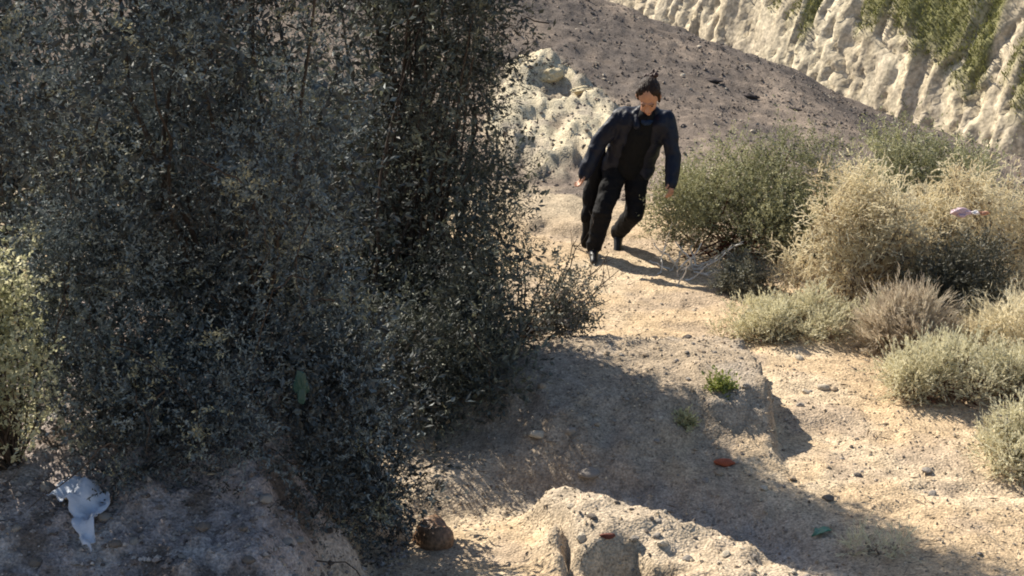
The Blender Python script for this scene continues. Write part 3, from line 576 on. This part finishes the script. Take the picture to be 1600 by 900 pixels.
# ------------------------------------------------------------------ the walking person
P0 = at(938, 398, 0.); P0.z = 0
GZ = H(P0.x, P0.y); P0.z = GZ
def capsules(bm, segs):
    """tapered capsules: (a, b, ra, rb[, squash depth])"""
    for a, b, ra, rb in segs:
        t = bmesh.new()
        for c_, r in ((a, ra), (b, rb)):
            bmesh.ops.create_uvsphere(t, u_segments=14, v_segments=9, radius=r, matrix=Matrix.Translation(c_))
        h = bmesh.ops.convex_hull(t, input=t.verts[:])
        bmesh.ops.delete(t, geom=list({g for g in h['geom_interior'] + h['geom_unused'] if isinstance(g, bmesh.types.BMVert)}), context='VERTS')
        m_ = bpy.data.meshes.new('t'); t.to_mesh(m_); t.free(); bm.from_mesh(m_); bpy.data.meshes.remove(m_)
def ellips(bm, c_, r, rot=None):
    M = Matrix.Translation(c_) @ (rot.to_matrix().to_4x4() if rot else Matrix.Identity(4)) @ Matrix.Diagonal((*r, 1)); bmesh.ops.create_uvsphere(bm, u_segments=20, v_segments=14, radius=1, matrix=M)
def fuse(name, bm, mat, parent, vox=.008, smooth=4, wrinkle=0., wscale=14., wstretch=(1, 1, .5), seed=0):
    o = bm_obj(name, bm, mat, parent); rm = o.modifiers.new('r', 'REMESH'); rm.mode = 'VOXEL'; rm.voxel_size = vox
    sm_ = o.modifiers.new('s', 'SMOOTH'); sm_.iterations = smooth; sm_.factor = .5
    dg = bpy.context.evaluated_depsgraph_get(); me = bpy.data.meshes.new_from_object(o.evaluated_get(dg)); o.modifiers.clear(); old = o.data; o.data = me; bpy.data.meshes.remove(old)
    if wrinkle:
        n = len(me.vertices); co = np.empty(n * 3); me.vertices.foreach_get('co', co); co = co.reshape(-1, 3); no = np.empty(n * 3); me.vertices.foreach_get('normal', no); no = no.reshape(-1, 3)
        q = co * wscale * np.array(wstretch); d = wrinkle * (fbm(q[:, 0], q[:, 1], q[:, 2], seed=seed, o=3) + .6 * (1 - 2 * np.abs(vn(q[:, 0] * .8 + q[:, 2] * .5, q[:, 1] * .8, q[:, 2] * 1.3, seed=seed + 9))))
        me.vertices.foreach_set('co', (co + no * d[:, None]).ravel()); me.update()
    for p_ in me.polygons: p_.use_smooth = True
    if not me.materials: me.materials.append(mat)
    return o
W = Vector
per = empty('person', P0, 'person in dark navy jacket and black trousers walking with bowed head and hair bun', 'person')
per.scale = (.93, .93, .93)
hipL, hipR, pel = W((.135, .05, .78)), W((.30, .05, .77)), W((.217, .05, .80))
kneeL, ankL = W((.01, -.15, .43)), W((-.065, -.12, .085)); kneeR, ankR = W((.275, -.06, .39)), W((.165, .25, .125))
chest, neck, head = W((.32, -.13, 1.10)), W((.352, -.20, 1.25)), W((.366, -.30, 1.405))
shL, shR = W((.165, -.14, 1.215)), W((.515, -.19, 1.19)); elL, elR = W((-.03, -.10, .985)), W((.568, -.23, .92))
wrL, wrR = W((-.145, -.14, .755)), W((.55, -.33, .72)); haL, haR = W((-.175, -.155, .685)), W((.542, -.375, .655))
for j_ in (hipL, hipR, pel, kneeL, ankL, kneeR, ankR, chest, neck, head, shL, shR, elL, elR, wrL, wrR, haL, haR): j_.x -= .03 * max(0, j_.z - .8)
fd = W((-.14, -.71, -.74)).normalized()                # where the face looks
fs = fd.cross(W((0, 0, 1))).normalized(); fu = fs.cross(fd).normalized()
fs = -fs if fs.x < 0 else fs
M_SKIN = plain('skin', (.52, .26, .155), .55, .08, 40, .05, .4); M_HAIR = plain('dark_hair', (.030, .015, .009), .6, .6, 70, .6, .25); M_BUN = plain('auburn_hair', (.055, .016, .010), .5, .5, 90, .6, .4)
M_JKT = plain('navy_jacket', (.0042, .0068, .019), .55, .25, 30, .25, .3); M_SHIRT = plain('black_shirt', (.005, .0055, .007), .8, .3, 60, .2, .2); M_TRO = plain('black_trousers', (.006, .006, .0075), .8, .3, 50, .25, .2)
M_SHOE = plain('black_shoe', (.012, .012, .014), .45, .3, 40, .2, .5); M_SOLE = plain('grey_sole', (.16, .15, .14), .8, .2, 40, .2)
# body: one continuous figure, head with brow, nose, chin, ears, hands with fingers
b = bmesh.new()
capsules(b, [(pel, chest, .10, .115), (chest, neck, .11, .06), (shL, shR, .055, .055), (neck, head - fd * .02, .05, .055), (shL, elL, .045, .037), (elL, wrL, .036, .024), (shR, elR, .045, .037), (elR, wrR, .036, .024),
             (hipL, hipR, .085, .085), (hipL, kneeL, .078, .052), (kneeL, ankL, .05, .034), (hipR, kneeR, .078, .052), (kneeR, ankR, .05, .034), (pel, hipL, .09, .08), (pel, hipR, .09, .08)])
rot = Matrix((fs, -fd, fu)).transposed().to_quaternion()
HS = 1.16
def sc_(p): return head + (p - head) * HS
def hcaps(segs): capsules(b, [(sc_(p), sc_(q), r * HS, t * HS) for p, q, r, t in segs])
def hell(c_, r): ellips(b, sc_(c_), [k * HS for k in r], rot)
hell(head + fu * .025 - fd * .01, (.072, .09, .095)); hell(head + fd * .025 - fu * .035, (.056, .062, .075))
hcaps([(head + fd * .083 + fu * .012, head + fd * .108 - fu * .026, .010, .0135), (head + fd * .060 - fu * .10, head + fd * .072 - fu * .088, .020, .02),
             (head + fd * .086 - fu * .058 - fs * .016, head + fd * .086 - fu * .058 + fs * .016, .0085, .0085), (head + fd * .085 - fu * .067 - fs * .013, head + fd * .085 - fu * .067 + fs * .013, .0085, .0085),
             (head + fd * .082 + fu * .03 - fs * .035, head + fd * .086 + fu * .028 - fs * .012, .009, .009), (head + fd * .082 + fu * .03 + fs * .035, head + fd * .086 + fu * .028 + fs * .012, .009, .009),
             (head - fs * .07 - fu * .02, head - fs * .074 + fu * .015, .014, .017), (head + fs * .07 - fu * .02, head + fs * .074 + fu * .015, .014, .017)])
def hand(wr, ha, thumb_side):
    ax = (ha - wr).normalized(); side = thumb_side - ax * thumb_side.dot(ax); side.normalize(); nrm = ax.cross(side)
    palm = wr + ax * .075; segs = [(wr, palm, .020, .022)]
    for k in (-1.5, -.5, .5, 1.5): segs.append((wr + ax * .02, palm + side * .0125 * k, .016, .0125))
    for k, ln in ((1.5, .062), (.5, .072), (-.5, .068), (-1.5, .052)):
        a_ = palm + side * .0185 * k; cur = nrm * (.25 + .12 * (1.5 - k)); c0 = a_ + (ax + side * .06 * k + cur * .5).normalized() * ln * .48; c1 = c0 + (ax * .8 + cur * 1.6).normalized() * ln * .32; c2 = c1 + (ax * .4 + cur * 2.2).normalized() * ln * .26
        segs += [(a_, c0, .0095, .0088), (c0, c1, .0088, .0082), (c1, c2, .0082, .007)]
    t0 = wr + ax * .025 + side * .022; t1 = t0 + (ax * .7 + side * .7 + nrm * .2).normalized() * .036; t2 = t1 + (ax * .95 + side * .2 + nrm * .3).normalized() * .028
    segs += [(t0, t1, .0125, .0105), (t1, t2, .0105, .0085)]
    return segs
capsules(b, hand(wrL, haL, W((.3, -1, 0)))); capsules(b, hand(wrR, haR, W((-.5, -.8, 0))))
fuse('body', b, M_SKIN, per, .0048, 3)
def small_sphere(name, c_, r, mat, parent=per):
    bm_ = bmesh.new(); bmesh.ops.create_uvsphere(bm_, u_segments=12, v_segments=8, radius=r, matrix=Matrix.Translation(c_)); return bm_obj(name, bm_, mat, parent)
M_EYE = plain('eye', (.045, .03, .025), .5, .2, 30, 0, .3)
for s_ in (-1, 1): small_sphere('eye', sc_(head + fd * .079 + fu * .008 + fs * .031 * s_), .0105, M_EYE)
for s_ in (-1, 1):
    b = bmesh.new(); hcaps([(head + fd * .090 + fu * .030 + fs * .016 * s_, head + fd * .084 + fu * .034 + fs * .044 * s_, .0042, .003)]); bm_obj('eyebrow', b, M_HAIR, per)
b = bmesh.new(); hcaps([(head + fd * .0915 - fu * .0625 - fs * .018, head + fd * .094 - fu * .0625, .0045, .0055), (head + fd * .094 - fu * .0625, head + fd * .0915 - fu * .0625 + fs * .018, .0055, .0045)]); bm_obj('mouth', b, plain('lips', (.30, .10, .075), .5, .1, 40, .05, .4), per)
# hair: cap combed back over the skull, fringe at the brow, bun on the crown
b = bmesh.new(); hell(head + fu * .040 - fd * .030, (.079, .095, .090))
hcaps([(head + fu * .075 - fs * .03, head + fu * .075 + fs * .03, .045, .045),
       (head + fs * .068 + fu * .05, head + fs * .072 - fu * .03 + fd * .015, .020, .008), (head - fs * .068 + fu * .05, head - fs * .072 - fu * .02 + fd * .01, .020, .008), (head - fd * .05 - fu * .03, head - fd * .045 + fu * .06, .055, .06)])
fuse('hair', b, M_HAIR, per, .005, 3, .003, 55, (4, 1, .6), 5)
b = bmesh.new(); bc = sc_(head + W((.018, .03, .124))); ellips(b, bc, (.042, .040, .037)); capsules(b, [(bc - W((0, 0, .06)), bc, .035, .036), (bc + W((-.045, 0, .012)), bc + W((.035, -.015, .028)), .020, .018), (bc + W((.0, 0, .03)), bc + W((.02, .01, .055)), .02, .012)])
fuse('hair_bun', b, M_BUN, per, .006, 1, .007, 50, (1, 1, 1), 6)
# shirt, jacket, trousers, shoes
b = bmesh.new(); capsules(b, [(pel + W((0, -.02, -.03)), chest, .135, .135), (chest, neck - W((0, 0, .03)), .13, .085), (hipL + W((0, -.02, .02)), hipR + W((0, -.02, .02)), .10, .10)]); capsules(b, [(neck + W((-.03, -.01, -.03)), neck + W((.03, -.015, -.03)), .05, .05)])
fuse('shirt', b, M_SHIRT, per, .009, 4, .006, 16, (1, 1, .6), 2)
b = bmesh.new(); capsules(b, [(neck + W((-.05, -.03, -.04)), neck + W((-.01, -.075, -.06)), .026, .024), (neck + W((.05, -.03, -.04)), neck + W((.01, -.075, -.06)), .026, .024)])
fuse('collar', b, plain('blue_collar', (.008, .022, .055), .7, .2, 50, .2, .3), per, .006, 2)
b = bmesh.new()
capsules(b, [(shL + W((.02, .03, 0)), shR + W((-.02, .03, 0)), .082, .08), (pel + W((.0, .075, .0)), chest + W((0, .06, .03)), .125, .13),
             (shL + W((.045, -.02, -.02)), hipL + W((-.025, -.02, .02)), .085, .10), (shR + W((-.045, -.02, -.02)), hipR + W((.035, -.03, .03)), .085, .10),
             (hipL + W((-.03, -.02, .02)), hipL + W((-.035, .0, -.06)), .10, .095), (hipR + W((.035, -.03, .03)), hipR + W((.04, -.03, -.03)), .10, .095),
             (hipL + W((.02, .06, -.04)), hipR + W((0, .06, -.03)), .11, .11),
             (shL, elL, .074, .068), (elL, wrL + (wrL - elL).normalized() * .01, .068, .056), (shR, elR, .074, .066), (elR, wrR + (wrR - elR).normalized() * .01, .066, .054),
             (neck + W((-.075, .0, .015)), neck + W((.0, .07, .045)), .036, .036), (neck + W((.075, .0, .015)), neck + W((.0, .07, .045)), .036, .036), (neck + W((-.075, 0, .015)), neck + W((-.075, -.06, -.09)), .028, .02), (neck + W((.075, 0, .015)), neck + W((.075, -.06, -.09)), .028, .02)])
jk = fuse('jacket', b, M_JKT, per, .0085, 3, .010, 11, (1, 1, .7), 4)
b = bmesh.new()
capsules(b, [(hipL, hipR, .105, .105), (hipL, kneeL, .105, .078), (kneeL, ankL + W((0, 0, .02)), .078, .066), (hipR, kneeR, .105, .082), (kneeR, ankR + W((0, 0, .015)), .080, .066), (pel, hipL, .11, .10), (pel, hipR, .11, .10)])
fuse('trousers', b, M_TRO, per, .0085, 3, .009, 13, (1, 1, .9), 7)
def shoe(an, d, tip):
    d = d.normalized(); b = bmesh.new(); dn_ = W((0, 0, -1)); heel = an - d * .05 + dn_ * .045; toe = an + d * .15 + dn_ * (.045 + tip)
    capsules(b, [(an, an + dn_ * .04, .045, .043), (heel, toe - d * .05, .034, .034), (an + d * .02, toe, .042, .026), (toe - d * .04, toe, .036, .025)])
    o = fuse('shoe', b, M_SHOE, per, .0065, 2); b = bmesh.new(); capsules(b, [(heel + dn_ * .022, toe + dn_ * .012, .030, .022), (heel + dn_ * .022 + W((.012, 0, 0)), toe + dn_ * .012 + W((.01, 0, 0)), .028, .02)])
    s_ = fuse('sole', b, M_SOLE, o, .006, 1)
shoe(ankL, W((-.03, -1, -.12)), -.004); shoe(ankR, W((-.1, -.75, -.55)), .01)
# garment hanging at the walker's side
b = bmesh.new(); g0 = W((-.06, .10, .86))
capsules(b, [(W((-.02, .06, .93)), W((-.06, .08, .66)), .05, .070), (W((-.06, .08, .66)), W((-.10, .08, .40)), .070, .066), (W((-.105, .07, .40)), W((-.145, .06, .30)), .06, .035), (W((-.10, .08, .42)), W((-.12, .10, .12)), .06, .04), (W((-.13, .09, .25)), W((-.135, .11, .06)), .04, .03)])
gm = fuse('hanging_garment', b, M_TRO, None, .008, 3, .010, 13, (1, 1, .6), 8); gm.location = P0 + W((.01, 0, 0)); gm.scale = (.93, .93, .93); tag(gm, 'long dark garment hanging down from the arm of the walking person', 'garment')
